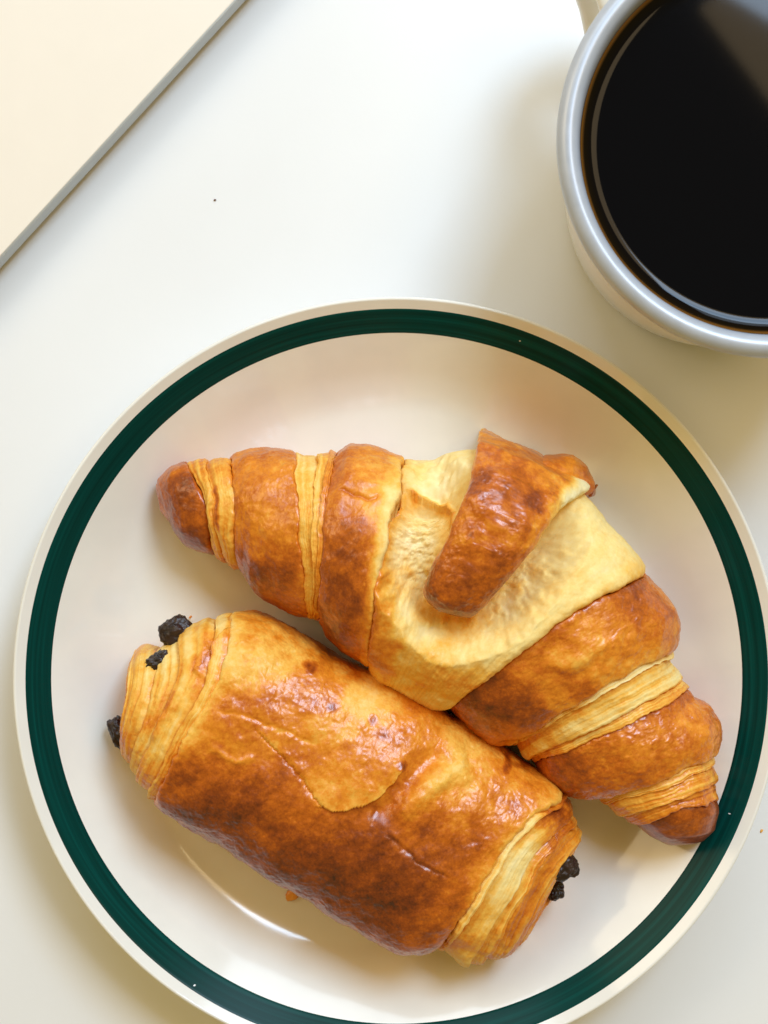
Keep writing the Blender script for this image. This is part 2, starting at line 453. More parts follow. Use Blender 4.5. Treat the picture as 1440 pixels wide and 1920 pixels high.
def build_piece(name, sa, sb, Tpx, Bpx, nt, nv, parent, off=(0, 0.002, 0), lip=(0.0010, 0.0010), lipdrop=(0.0007, 0.0007), bake=0.6, bake_ends=(0, 0),
                lam=0.0, lamn=6, strokes=(), stamps=(), seed=1, zs=0.045, detail=(0.0006, 0.00028, 0.0001, 0.0), mott=0.16, tip=0, fn=None, label=None, ragk=(1.0, 1.0), **kw):
    P, t, v, wv, up = loft(sa, sb, Tpx, Bpx, nt, nv, tip=tip, **kw)
    N = normals(P)
    tg = t[:, None] * np.ones(nv)
    length = np.linalg.norm(np.diff(P, axis=0), axis=2).sum(0)             # along t for each v
    length = np.maximum(length, 0.004)[None, :]
    p = fbm(np.stack([P[..., 0] * 60, P[..., 1] * 60, P[..., 2] * 60], -1), 2, seed + 9)
    # profile of the roll along t
    o0, om, o1 = off
    prof = o0 * (1 - tg) + o1 * tg + (om - 0.5 * (o0 + o1)) * np.sin(np.pi * np.clip(tg, 0, 1)) ** 0.75
    d0 = tg * length; d1 = (1 - tg) * length
    def q(d, lw): x = np.clip(d / lw, 0, 1); return 1 - np.sqrt(np.clip(1 - (1 - x) ** 2, 0, 1))
    if tip != -1: prof = prof - lipdrop[0] * q(d0, lip[0])
    if tip != 1: prof = prof - lipdrop[1] * q(d1, lip[1])
    bk = np.full(P.shape[:2], float(bake)) + mott * 0.5 * p + mott * 0.35 * fbm(P * 210, 3, seed + 11)  # browning level; some light and shade is painted into it too
    bk = bk + bake_ends[0] * np.exp(-d0 / 0.0022) + bake_ends[1] * np.exp(-d1 / 0.0022)
    if lam:
        # thin laminations: uneven sheets whose edges come and go along the roll
        wn = fbm(P * 45, 2, seed + 5)
        q1 = np.stack([tg * lamn * 2.2 + 0.35 * wn, 0 * tg + wv[None] * 1.6, 0 * tg], -1)
        q2 = np.stack([tg * lamn * 6.0 + 0.8 * wn, 0 * tg + wv[None] * 2.4, 0 * tg + 3], -1)
        sw = 1.3 * perlin(q1 + seed) + 0.55 * perlin(q2 + seed)
        prof = prof + lam * 1.6 * sw; bk = bk - 0.10 * sw
    prof = prof + surface_detail(P, N, seed, *detail)
    xy = P[..., :2]
    upw = np.clip(N[..., 2] * 3 + 0.6, 0, 1)
    for pts, mode, a, wd, *c in to_world_strokes(strokes, zs):
        dist, side, par = poly_dist(xy + 0.0006 * np.stack([fbm(P * 300, 2, 31), fbm(P * 300, 2, 32)], -1), pts)
        wd = wd * CAM_Z / FOC
        fade = np.clip(np.minimum(par, 1 - par) * 8, 0, 1)
        if mode == 'groove': k = np.exp(-(dist / wd) ** 2) * fade; prof = prof - a * k * upw
        elif mode == 'ridge': k = np.exp(-(dist / wd) ** 2) * fade; prof = prof + a * k * upw
        elif mode == 'bowl': k = np.clip(1 - (dist / wd) ** 2, 0, 1) ** 1.5; prof = prof - a * k * upw
        elif mode == 'lipL': k = np.where(side > 0, np.exp(-dist / wd), 0) * fade; prof = prof + a * k * upw
        elif mode == 'lipR': k = np.where(side < 0, np.exp(-dist / wd), 0) * fade; prof = prof + a * k * upw
        elif mode == 'tint': k = np.exp(-(dist / wd) ** 2) * fade
        if c: bk = bk + c[0] * k * upw
    for px, py, rx, ry, rot, val in stamps:  # tone patches: browning, with shade painted in on the lower sides
        c = conv(np.array([px, py]), zs); s = CAM_Z / FOC
        wob = 0.35 * fbm(P * 160, 3, seed + 21)
        dx, dy = xy[..., 0] - c[0], xy[..., 1] - c[1]; cr, sr = math.cos(math.radians(-rot)), math.sin(math.radians(-rot))
        e = np.sqrt(((dx * cr + dy * sr) / (rx * s)) ** 2 + ((-dx * sr + dy * cr) / (ry * s)) ** 2) + wob
        bk = bk + val * np.clip(1.5 - 1.2 * e, 0, 1) * np.clip(N[..., 2] * 4 + 1, 0, 1)
    if fn: prof, bk = fn(P, N, prof, bk, tg, v)
    ax = np.gradient(P, axis=0); ax /= np.linalg.norm(ax, axis=-1, keepdims=True) + 1e-12
    rag = 0.0009 * fbm(P * 110, 3, 500) + 0.0003 * fbm(P * 500, 2, 501)
    k1 = np.exp(-d1 / 0.003) if tip != 1 else 0; k0 = np.exp(-d0 / 0.003) if tip != -1 else 0
    P = P + N * prof[..., None] + ax * (rag * (ragk[1] * k1 + ragk[0] * k0))[..., None]
    return finish(name, P, bk, parent, (tip != -1, tip != 1), label=label)

# ------------------------------------------------------------------ croissant
TOPL = [(297, 930), (301, 901), (324, 878), (355, 867), (391, 863), (407, 861), (432, 859), (445, 851), (470, 845), (503, 847), (541, 851), (553, 853), (570, 857), (599, 855), (620, 847), (632, 850),
        (637, 851), (660, 838), (691, 842), (728, 853), (757, 859)]
TOPC = [(757, 859), (807, 859), (858, 852), (900, 848), (950, 862), (1005, 888), (1055, 910), (1100, 945), (1131, 986), (1164, 1015), (1198, 1058), (1203, 1072)]
TOPR = [(1203, 1072), (1231, 1106), (1255, 1139), (1263, 1168), (1260, 1202), (1256, 1212), (1260, 1242), (1273, 1267), (1286, 1288), (1294, 1310), (1320, 1327), (1337, 1356), (1340, 1380), (1337, 1407), (1337, 1428), (1343, 1454), (1341, 1480), (1345, 1496), (1348, 1517), (1337, 1551), (1315, 1570), (1281, 1580)]
BOTL = [(297, 930), (303, 957), (324, 978), (337, 1001), (353, 1020), (374, 1030), (403, 1040), (424, 1055), (437, 1065), (453, 1067), (470, 1084), (482, 1109), (499, 1122), (528, 1134), (557, 1149), (582, 1157), (599, 1163), (620, 1188), (645, 1213), (678, 1234), (691, 1251)]
BOTC = [(691, 1251), (712, 1274), (741, 1287), (770, 1303), (807, 1320), (837, 1320)]
BOTR = [(837, 1320), (854, 1335), (883, 1360), (917, 1382), (947, 1386), (959, 1388), (981, 1413), (998, 1422), (1027, 1454), (1053, 1473), (1082, 1485), (1116, 1489), (1125, 1500), (1154, 1524), (1184, 1541), (1218, 1566), (1248, 1577), (1281, 1580)]
def sub(P, a, b):
    """piece of a silhouette list between its points a and b"""
    f = lambda q: min(range(len(P)), key=lambda k: (P[k][0] - q[0]) ** 2 + (P[k][1] - q[1]) ** 2)
    i, j = f(a), f(b); return P[i:j + 1]

S = {
 'tipL': Station([(297, 930), (297, 930)], 0.004),
 'A': Station([(355, 867), (372, 905), (383, 940), (390, 985), (403, 1040)], 0.0225),
 'B': Station([(391, 863), (393, 917), (397, 967), (408, 1013), (424, 1055)], 0.0255),
 'C': Station([(432, 859), (437, 926), (441, 988), (453, 1067)], 0.0285),
 'D': Station([(553, 853), (558, 947), (565, 1030), (582, 1157)], 0.0365),
 'E': Station([(632, 850), (620, 920), (605, 1005), (598, 1080), (599, 1163)], 0.0405),
 'F': Station([(757, 859), (745, 917), (724, 1013), (704, 1113), (691, 1251)], 0.0455),
 'G': Station([(1203, 1072), (1140, 1108), (1087, 1140), (1002, 1204), (917, 1267), (837, 1320)], 0.0440),
 'H': Station([(1256, 1212), (1192, 1246), (1120, 1293), (1044, 1331), (959, 1388)], 0.0380),
 'I': Station([(1286, 1288), (1214, 1335), (1142, 1369), (1065, 1403), (998, 1422)], 0.0340),
 'J': Station([(1337, 1407), (1286, 1437), (1214, 1471), (1116, 1489)], 0.0270),
 'K': Station([(1345, 1496), (1298, 1513), (1248, 1532), (1184, 1541)], 0.0215),
 'tipR': Station([(1281, 1580), (1281, 1580)], 0.004),
}
CB = np.array([*W(760, 1080, 0.02), 0.006])
croissant = empty("croissant", tuple(CB))
tag(croissant, "golden brown crescent croissant with a dark folded tongue on its middle", "croissant")
st = lambda a: tuple(S[a].pts[0]); sbm = lambda a: tuple(S[a].pts[-1])
NV = 330
def cpiece(name, a, b, top, bot, nt, **kw):
    return build_piece(name, S[a], S[b], sub(top, st(a), st(b)), sub(bot, sbm(a), sbm(b)), nt, NV, croissant, **kw)

def split(build, name, sa, sb, Tpx, Bpx, fr, nt, nv, parent, off, offs=None, **kw):
    """a stack of thin sheets between two cross lines, each with its own free edge"""
    fr = [0.0] + list(fr) + [1.0]
    Ta, Ba = resample(Tpx, 300), resample(Bpx, 300); A, B = resample(sa.pts, 13), resample(sb.pts, 13)
    def mid(f):
        if f <= 0: return sa
        if f >= 1: return sb
        q = A + (B - A) * f; k = int(f * 299); q0, q1 = q[0].copy(), q[-1].copy()
        e = np.linspace(1, 0, 13)[:, None]
        q = q + e ** 2 * (Ta[k] - q0) + (1 - e) ** 2 * (Ba[k] - q1)
        return Station(q, sa.h + (sb.h - sa.h) * f)
    bk = kw.pop('bake'); sd = kw.pop('seed'); be = kw.pop('bake_ends', (0, 0)); zb = kw.pop('zb', (0.0062, 0.0062))
    n = len(fr) - 1
    for i in range(n):
        f0, f1 = fr[i], fr[i + 1]; k0, k1 = int(f0 * 299), int(f1 * 299)
        e0 = be[0] if i == 0 else 0.06; e1 = be[1] if i == n - 1 else 0.06
        build_piece(name, mid(f0), mid(f1), Ta[k0:k1 + 1], Ba[k0:k1 + 1], max(30, int(nt * (f1 - f0))), nv, parent, off=off, bake=bk + 0.05 * ((i * 37) % 3 - 1), bake_ends=(e0, e1), seed=sd + 0.37 * i,
                    ragk=(0.8 if i == 0 else 0.65, 0.8 if i == n - 1 else 0.65), zb=(zb[0] + (zb[1] - zb[0]) * f0, zb[0] + (zb[1] - zb[0]) * f1), smooth=3, **kw)
def csplit(a, b, top, bot, fr, nt, **kw):
    split(None, "dough_layer", S[a], S[b], sub(top, st(a), st(b)), sub(bot, sbm(a), sbm(b)), fr, nt, NV, croissant, **kw)

cpiece("pointed_tip", 'tipL', 'A', TOPL, BOTL, 120, tip=-1, off=(0, 0.0006, 0.0004), bake=0.62, mott=0.2, seed=2, zs=0.028, zb=(0.0085, 0.0075),
       stamps=[(345, 915, 22, 30, 20, 0.16), (335, 960, 25, 35, 0, 0.10), (360, 1000, 40, 30, 0, 0.10)], label="dark rounded left tip of the croissant", nexp=2.1)
cpiece("dough_layer", 'A', 'B', TOPL, BOTL, 60, off=(-0.0002, 0.0004, 0.0004), bake=0.38, seed=3, lam=0.0001, lamn=2, zb=(0.0072, 0.007), zs=0.03)
cpiece("dough_layer", 'B', 'C', TOPL, BOTL, 70, off=(-0.0002, 0.0004, 0.0000), bake=0.36, seed=4, lam=0.0001, lamn=2, zb=(0.007, 0.0066), zs=0.032, strokes=[([(402, 905), (405, 950), (412, 1000)], 'tint', 0, 5, 0.28)])
cpiece("crust_wrap", 'C', 'D', TOPL, BOTL, 170, off=(0.0002, 0.0010, 0.0007), bake=0.51, bake_ends=(0.0, -0.05), seed=5, zs=0.036,
       stamps=[(510, 1090, 55, 70, 20, 0.20), (470, 1040, 30, 40, 0, 0.08), (500, 880, 40, 20, 0, -0.06)], detail=(0.0007, 0.00034, 0.00014, 0.0))  # low patches: deeper browning plus painted shade
csplit('D', 'E', TOPL, BOTL, (0.55, 0.84), 130, off=(0.0004, 0.0001, -0.0004), bake=0.29, bake_ends=(0.1, 0.12), seed=6, lam=0.00006, lamn=2, zs=0.04, lip=(0.0005, 0.0005), lipdrop=(0.0003, 0.0003))
cpiece("crust_wrap", 'E', 'F', TOPL, BOTL, 190, off=(0.0003, 0.0009, 0.0003), bake=0.52, bake_ends=(0.04, -0.22), seed=7, zs=0.044,
       stamps=[(650, 1090, 44, 90, 12, 0.20), (650, 1180, 44, 60, 20, 0.18), (700, 930, 45, 45, 0, -0.12), (722, 1000, 14, 120, 8, -0.16)],  # lower side darkened by browning and painted shade, lit upper spot paler
       strokes=[([(634, 920), (665, 928), (690, 938), (712, 936)], 'groove', 0.0006, 3, 0.08)], detail=(0.0007, 0.00030, 0.00012, 0.0))

def centre_fn(P, N, prof, bk, tg, v):
    # torn crumb inside the hollow round the tongue
    d, _, _ = poly_dist(P[..., :2], conv(np.array([(790, 950), (780, 1030), (790, 1100), (845, 1165), (915, 1140), (985, 1060)]), 0.048))
    k = np.clip(1.3 - d / (58 * CAM_Z / FOC), 0, 1) * np.clip(N[..., 2] * 2, 0, 1)
    r = fbm(P * 330, 4, 91)
    prof = prof + k * (0.0010 * r + 0.0005 * np.abs(fbm(P * 120, 2, 92)))
    bk = bk + k * 0.10 * r + 0.04 * k
    # faint stretch lines running along the pale band
    prof = prof + 0.00012 * (1 - k) * perlin(np.stack([tg * 34, 0 * tg + np.cos(v)[None] * 1.2, 0 * tg], -1))
    bk = bk + 0.05 * (1 - k) * perlin(np.stack([tg * 15 + 0.4 * fbm(P * 60, 2, 93), 0 * tg + np.cos(v)[None] * 1.5, 0 * tg + 7], -1))
    return prof, bk
cpiece("pale_centre", 'F', 'G', TOPC, BOTC, 420, off=(0.0002, 0.0010, 0.0012), bake=0.13, bake_ends=(0.20, 0.14), mott=0.12, seed=8, zs=0.050, lip=(0.0012, 0.0016), lipdrop=(0.001, 0.0014),
       strokes=[([(800, 930), (790, 1020), (800, 1090), (850, 1150), (915, 1130), (975, 1060), (1020, 1000)], 'bowl', 0.0145, 84, 0.03),
                ([(735, 930), (722, 1020), (712, 1110), (735, 1190), (790, 1225), (860, 1215), (950, 1150), (1050, 1070)], 'ridge', 0.0012, 40, -0.02),
                ([(745, 1180), (780, 1215), (830, 1215), (900, 1180)], 'ridge', 0.0006, 14, 0.08),
                ([(755, 880), (800, 892), (835, 912), (848, 945), (846, 985)], 'lipL', 0.0022, 14, 0.03), ([(757, 880), (800, 890), (836, 910), (850, 945), (848, 985)], 'ridge', 0.0010, 6, 0.20), ([(740, 1120), (765, 1170), (800, 1195), (850, 1192)], 'groove', 0.0006, 5, -0.06)],
       stamps=[(800, 1265, 120, 45, 10, 0.20), (715, 1180, 34, 90, 0, 0.20), (726, 990, 14, 100, 8, 0.10), (840, 1170, 60, 25, 0, 0.12), (830, 870, 60, 25, 0, -0.08), (1150, 1060, 60, 60, -40, 0.05), (785, 985, 42, 90, 8, -0.13)],
       detail=(0.0006, 0.00026, 0.00010, 0.00002), fn=centre_fn, nexp=2.15)
cpiece("crust_wrap", 'G', 'H', TOPR, BOTR, 220, off=(-0.0002, 0.0014, 0.0008), bake=0.51, bake_ends=(0.05, -0.16), seed=9, zs=0.044,
       strokes=[([(1010, 1235), (1050, 1245), (1090, 1230), (1150, 1190)], 'ridge', 0.0005, 10, -0.05)],
       stamps=[(950, 1315, 80, 42, 30, 0.22), (890, 1345, 70, 38, 30, 0.16), (1080, 1280, 60, 25, 35, 0.10), (1180, 1130, 30, 40, 0, 0.10), (1060, 1230, 60, 18, 35, -0.10)],  # near-side patches mix real browning with painted shade
       detail=(0.0008, 0.00036, 0.00014, 0.0))
csplit('H', 'I', TOPR, BOTR, (0.15, 0.78), 150, off=(-0.0006, 0.0000, 0.0005), bake=0.21, bake_ends=(0.02, 0.18), seed=10, lam=0.00006, lamn=3, zs=0.040, lip=(0.0005, 0.0006), lipdrop=(0.0003, 0.0004),
       stamps=[(1020, 1390, 60, 40, 20, 0.12), (1250, 1290, 30, 30, 0, 0.06)])
cpiece("crust_wrap", 'I', 'J', TOPR, BOTR, 170, off=(-0.0004, 0.0013, 0.0006), bake=0.52, bake_ends=(0.08, -0.14), seed=11, zs=0.036,
       stamps=[(1070, 1455, 70, 38, 20, 0.20), (1160, 1440, 70, 30, 20, 0.05), (1290, 1350, 30, 30, 0, -0.05)], detail=(0.0008, 0.0004, 0.00017, 0.0), zb=(0.0064, 0.009))  # dark near side: part browning, part shade put into the colour
csplit('J', 'K', TOPR, BOTR, (0.24, 0.66), 140, off=(-0.0005, 0.0000, 0.0004), bake=0.34, bake_ends=(-0.08, 0.14), seed=12, lam=0.00006, lamn=3, zs=0.032, zb=(0.009, 0.012), lip=(0.0005, 0.0005), lipdrop=(0.0003, 0.0004))
cpiece("pointed_tip", 'K', 'tipR', TOPR, BOTR, 120, tip=1, off=(-0.0004, 0.0004, 0), bake=0.70, seed=13, zs=0.028, zb=(0.012, 0.0125), mott=0.10,
       detail=(0.0004, 0.00015, 0.00005, 0), label="smooth dark right tip of the croissant")

def tongue():
    """the dark folded end of the dough strip lying over the middle"""
    left = catmull([(906, 804), (899, 814), (884, 895), (855, 975), (820, 1048), (793, 1108), (788, 1125)], 60)
    right = catmull([(1104, 900), (1110, 912), (1046, 962), (988, 1040), (935, 1110), (892, 1158), (878, 1168)], 60)
    nt = 260; nv = 240
    s = np.linspace(0, 1, nt)
    L = resample(left, nt, 3); R = resample(right, nt, 3)
    ztop = np.interp(s, [0, 0.03, 0.08, 0.2, 0.4, 0.6, 0.9, 1.0], [0.012, 0.036, 0.0465, 0.0530, 0.0578, 0.0582, 0.0545, 0.0520])
    thick = np.interp(s, [0, 0.2, 0.5, 1.0], [0.010, 0.010, 0.010, 0.0085])
    zlo = ztop - thick
    tip = np.clip((s - 0.93) / 0.07, 0, 1); rnd = np.sqrt(np.clip(1 - tip ** 2, 0.0, 1))
    mid_ = (L + R) / 2; L = mid_ + (L - mid_) * (0.30 + 0.70 * rnd)[:, None]; R = mid_ + (R - mid_) * (0.30 + 0.70 * rnd)[:, None]
    thick = thick * (0.12 + 0.88 * rnd); ztop = ztop - 0.0042 * (1 - rnd)
    v = np.linspace(0, 2 * np.pi, nv, endpoint=False)
    P = np.zeros((nt, nv, 3))
    n = 3.4
    cs = np.sign(np.cos(v)) * np.abs(np.cos(v)) ** (2 / n); sn = np.sign(np.sin(v)) * np.abs(np.sin(v)) ** (2 / n)
    for i in range(nt):
        zm = ztop[i] - thick[i] * 0.5
        a, b = conv(L[i], zm), conv(R[i], zm)
        wv = (1 - cs) / 2
        P[i, :, :2] = a + wv[:, None] * (b - a)
        # far end turns over the back: right side drops lower there
        dropr = np.interp(s[i], [0, 0.25, 0.45], [0.006, 0.002, 0.0]) * wv ** 1.5
        P[i, :, 2] = zm + thick[i] * 0.5 * sn - dropr + 0.0016 * np.sin(np.pi * wv) - 0.0010
    N = normals(P)
    tg = s[:, None] * np.ones(nv)
    d = surface_detail(P, N, 41, 0.0008, 0.0004, 0.00018, 0.0)
    wv = (1 - np.cos(v)) / 2
    edge = np.exp(-((np.minimum(wv, 1 - wv)) / 0.07) ** 2)[None] * np.ones((nt, 1))
    dend = (1 - tg) * 0.055
    bk = 0.57 + 0.10 * fbm(P * 70, 3, 44) + 0.10 * fbm(P * 230, 3, 45)
    low = np.clip((ztop[:, None] - 0.0030 - P[..., 2]) / 0.003, 0, 1)
    bk = bk - 0.22 * low * np.where(wv[None] < 0.5, 0.9, 1.3)
    bk = bk - 0.10 * np.exp(-tg / 0.10) * 1.0
    bk = bk - 0.20 * np.clip((wv[None] - 0.72) / 0.12, 0, 1) * np.clip(1.1 - tg * 1.4, 0, 1)
    bk = bk + 0.12 * np.clip((tg - 0.55) / 0.45, 0, 1)
    def blob(px, py, r, val):
        nonlocal bk
        c = conv(np.array([px, py]), 0.056); e = np.hypot(P[..., 0] - c[0], P[..., 1] - c[1]) / (r * 0.355 / FOC) + 0.4 * fbm(P * 180, 3, 51)
        bk = bk + val * np.clip(1.5 - 1.3 * e, 0, 1)
    blob(1005, 935, 26, 0.16); blob(905, 900, 35, 0.08); blob(950, 1010, 25, -0.06); blob(880, 1003, 10, 0.18); blob(840, 1100, 50, 0.10); blob(830, 1120, 12, -0.2)
    P2 = P + N * d[..., None]
    return finish("folded_tongue", P2, bk, croissant, (False, False), clamp=False, label="dark glossy tongue of dough folded over the middle")
tongue()

def back_lobe():
    a = Station([(1010, 850), (1000, 900)], 0.026); b = Station([(1108, 880), (1100, 940)], 0.02)
    P, t, v, wv, up = loft(Station([(1000, 862), (985, 930)], 0.03), Station([(1112, 905), (1100, 930)], 0.016),
                           [(1000, 862), (1021, 853), (1073, 852), (1097, 869), (1109, 893), (1112, 905)], [(985, 930), (1040, 950), (1100, 930)], 80, 160, zb=(0.012, 0.014))
    N = normals(P); d = surface_detail(P, N, 61)
    bk = 0.56 + 0.12 * fbm(P * 90, 2, 62)
    finish("crust_wrap", P + N * d[..., None], bk, croissant, label="small brown crust lobe behind the tongue")
back_lobe()

# ------------------------------------------------------------------ pain au chocolat
PB = np.array([*W(640, 1480, 0.02), 0.006])
pain = empty("chocolate_roll", tuple(PB))
tag(pain, "rectangular flaky pastry roll with dark chocolate poking out of both ends", "pastry")
PT = [(438, 1152), (473, 1154), (509, 1168), (544, 1193), (580, 1212), (615, 1237), (650, 1253), (686, 1269), (723, 1279), (754, 1293), (801, 1320), (840, 1351), (871, 1363), (891, 1382), (929, 1402), (980, 1437), (1027, 1462), (1054, 1482)]
PBt = [(293, 1495), (349, 1534), (402, 1563), (438, 1580), (500, 1620), (560, 1658), (591, 1672), (618, 1693), (661, 1721), (696, 1748), (723, 1765), (751, 1780), (789, 1781), (817, 1767)]
R1 = Station([(438, 1152), (446, 1191), (438, 1237), (417, 1272), (388, 1311), (362, 1360), (328, 1421), (308, 1467), (293, 1495)], 0.036)
R2 = Station([(1054, 1482), (1019, 1502), (985, 1540), (955, 1573), (935, 1610), (902, 1662), (870, 1706), (817, 1767)], 0.034)
HI = 0.042
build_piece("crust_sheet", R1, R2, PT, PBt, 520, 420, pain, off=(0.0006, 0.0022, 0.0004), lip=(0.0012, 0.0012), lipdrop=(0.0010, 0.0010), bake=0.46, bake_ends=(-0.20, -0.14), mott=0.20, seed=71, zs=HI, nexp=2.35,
    strokes=[([(250, 1480), (330, 1505), (500, 1585), (640, 1655), (780, 1735), (860, 1780)], 'tint', 0, 105, 0.26), ([(690, 1530), (760, 1600), (840, 1680)], 'tint', 0, 70, 0.08),  # broad band darkens the lower half: real browning plus painted shade
             ([(470, 1360), (520, 1408), (560, 1448), (588, 1492), (612, 1516)], 'lipL', 0.0007, 16, -0.08),
             ([(470, 1360), (520, 1408), (560, 1448), (588, 1492), (612, 1516)], 'groove', 0.0004, 4, -0.08),
             ([(590, 1508), (640, 1520), (695, 1505), (740, 1468), (760, 1430)], 'lipL', 0.0011, 32, -0.18),
             ([(740, 1530), (780, 1500), (830, 1465), (880, 1440)], 'ridge', 0.0014, 20, -0.12),
             ([(690, 1540), (740, 1490), (790, 1440), (830, 1415)], 'groove', 0.0014, 18, 0.02),
             ([(720, 1560), (760, 1595), (800, 1625), (850, 1650)], 'groove', 0.0004, 3, 0.10),
             ([(390, 1400), (440, 1425), (480, 1420)], 'ridge', 0.0005, 6, -0.12),
             ([(400, 1330), (470, 1345), (540, 1375), (600, 1400)], 'groove', 0.0003, 4, -0.08),
             ([(930, 1410), (960, 1450), (1000, 1470)], 'groove', 0.0004, 4, 0.12)],
    stamps=[(520, 1240, 90, 45, -25, -0.12), (700, 1320, 130, 35, -28, -0.14), (900, 1440, 90, 40, -30, -0.10), (480, 1190, 40, 25, -30, -0.04),  # wide patches paint the lit upper half paler
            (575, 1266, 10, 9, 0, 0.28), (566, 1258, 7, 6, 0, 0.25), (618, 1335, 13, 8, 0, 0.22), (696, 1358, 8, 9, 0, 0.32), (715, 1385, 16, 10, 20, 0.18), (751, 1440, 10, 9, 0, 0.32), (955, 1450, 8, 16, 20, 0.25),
            (420, 1320, 40, 70, -35, 0.08), (440, 1500, 150, 40, -28, 0.07), (600, 1590, 190, 62, -30, 0.09), (740, 1670, 150, 75, -30, 0.10), (640, 1680, 60, 30, -35, 0.04), (860, 1570, 60, 50, -30, 0.06), (560, 1420, 60, 30, -35, 0.02),  # lower patches add to the browning and the painted shade
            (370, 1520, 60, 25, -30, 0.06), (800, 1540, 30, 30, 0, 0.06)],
    detail=(0.0007, 0.00034, 0.00014, 0.00004))

# left end: a fold of pale dough, then the small end lobe of the roll
Q1 = Station([(300, 1222), (308, 1265), (285, 1318), (266, 1368), (254, 1432)], 0.028)
LT = [(300, 1222), (321, 1205), (356, 1178), (388, 1159), (410, 1162), (438, 1152)]
LB = [(254, 1432), (264, 1460), (293, 1495)]
split(None, "dough_fold", Q1, R1, LT, LB, (0.34, 0.80), 230, 300, pain, (0.0007, 0.0005, -0.0006), bake=0.23, bake_ends=(0.08, 0.04), lam=0.00007, lamn=2, seed=81, zs=0.036, nexp=2.3, lip=(0.0006, 0.0006), lipdrop=(0.0004, 0.0004),
    strokes=[([(432, 1170), (410, 1205), (380, 1240), (362, 1262)], 'lipL', 0.0010, 14, 0.08), ([(345, 1290), (315, 1340), (290, 1390)], 'ridge', 0.0007, 8, 0.14)],
    stamps=[(405, 1180, 22, 18, 40, -0.16), (300, 1330, 14, 60, 30, 0.14), (380, 1230, 14, 40, 40, 0.10), (270, 1440, 30, 30, 0, 0.10)], detail=(0.0006, 0.0003, 0.0001, 0.0))
Q0 = Station([(234, 1262), (232, 1330), (238, 1396)], 0.020)
build_piece("dough_fold", Q0, Q1, [(240, 1258), (257, 1240), (268, 1226), (300, 1222)], [(230, 1392), (243, 1405), (254, 1432)], 110, 320, pain, off=(0.0, 0.0022, 0.0), bake=0.34, bake_ends=(0.16, 0.0), lam=0.0002, lamn=3, seed=82, zs=0.028, nexp=2.2, lip=(0.004, 0.0012), lipdrop=(0.003, 0.001),
    stamps=[(235, 1300, 14, 40, 0, 0.14), (240, 1380, 18, 20, 0, 0.12)], detail=(0.0007, 0.0003, 0.0001, 0.0), label="small browned lobe at the roll's left end")
# right end
Q2 = Station([(1074, 1540), (1046, 1560), (1015, 1610), (990, 1660), (960, 1715), (905, 1792)], 0.029)
split(None, "dough_fold", R2, Q2, [(1054, 1482), (1066, 1507), (1075, 1538)], [(817, 1767), (856, 1787), (871, 1798), (902, 1795)], (0.14, 0.70), 200, 300, pain, (-0.0006, 0.0005, 0.0007), bake=0.22, bake_ends=(0.10, 0.12), lam=0.00007, lamn=2, seed=83, zs=0.034, nexp=2.3, lip=(0.0006, 0.0006), lipdrop=(0.0004, 0.0004),
    stamps=[(1030, 1510, 50, 30, 30, 0.26), (1055, 1550, 34, 50, 0, 0.24), (960, 1630, 30, 60, 30, -0.12), (890, 1770, 60, 25, -20, 0.10), (1000, 1660, 18, 70, 20, 0.20)], detail=(0.0007, 0.0003, 0.0001, 0.0))
Q3 = Station([(1073, 1590), (1045, 1640), (1010, 1720), (957, 1771)], 0.019)
build_piece("dough_fold", Q2, Q3, [(1074, 1540), (1076, 1560), (1074, 1585)], [(905, 1792), (933, 1781), (957, 1771)], 100, 300, pain, off=(-0.0004, 0.0016, 0.0), bake=0.44, lam=0.00022, lamn=3, seed=84, zs=0.026, nexp=2.2, lip=(0.001, 0.004), lipdrop=(0.001, 0.003),
    detail=(0.0008, 0.0004, 0.0001, 0.0), label="browned lobe at the roll's right end")
Q4 = Station([(1050, 1672), (1030, 1700), (990, 1745)], 0.011)
build_piece("dough_fold", Station([(1044, 1640), (1010, 1690), (965, 1765)], 0.013), Q4, [(1040, 1645), (1048, 1655), (1054, 1670)], [(962, 1768), (975, 1760), (1000, 1740)], 60, 200, pain, off=(0, 0.001, 0), bake=0.40, seed=85, zs=0.016, lip=(0.001, 0.003), lipdrop=(0.001, 0.003), detail=(0.0009, 0.0004, 0.0001, 0.0))

def chunk(name, px, py, z, sx, sy, sz, rot, seed, parent, mat=M_CHOC, amp=0.20, sub_=5, bake=None, label=None):
    bm = bmesh.new(); bmesh.ops.create_icosphere(bm, subdivisions=sub_, radius=1.0)
    V = np.array([v.co[:] for v in bm.verts]); F = [[v.index for v in f.verts] for f in bm.faces]; bm.free()
    n = V.copy()
    V = np.sign(V) * np.abs(V) ** 0.92
    V = V + n * (amp * fbm(n * 1.6, 3, seed) + 0.22 * amp * fbm(n * 4, 2, seed + 1))[:, None]
    V = V * np.array([sx, sy, sz]); c, s = math.cos(math.radians(rot)), math.sin(math.radians(rot))
    V = np.stack([V[:, 0] * c - V[:, 1] * s, V[:, 0] * s + V[:, 1] * c, V[:, 2]], 1)
    xy = W(px, py, z); V = V + np.array([xy[0], xy[1], z])
    at = {"bake": np.full(len(V), bake)} if bake is not None else None
    o = mesh_obj(name, V, F, mat, parent, True, at)
    if label: o["label"] = label
    return o
chunk("chocolate_stick", 333, 1187, 0.022, 0.0046, 0.0042, 0.0040, 30, 101, pain)
chunk("chocolate_stick", 296, 1243, 0.0265, 0.0042, 0.0026, 0.0035, 30, 103, pain, amp=0.3)
chunk("chocolate_stick", 225, 1374, 0.015, 0.0026, 0.0045, 0.0035, 20, 105, pain)
chunk("chocolate_stick", 1053, 1624, 0.026, 0.0042, 0.0038, 0.0036, 20, 107, pain)
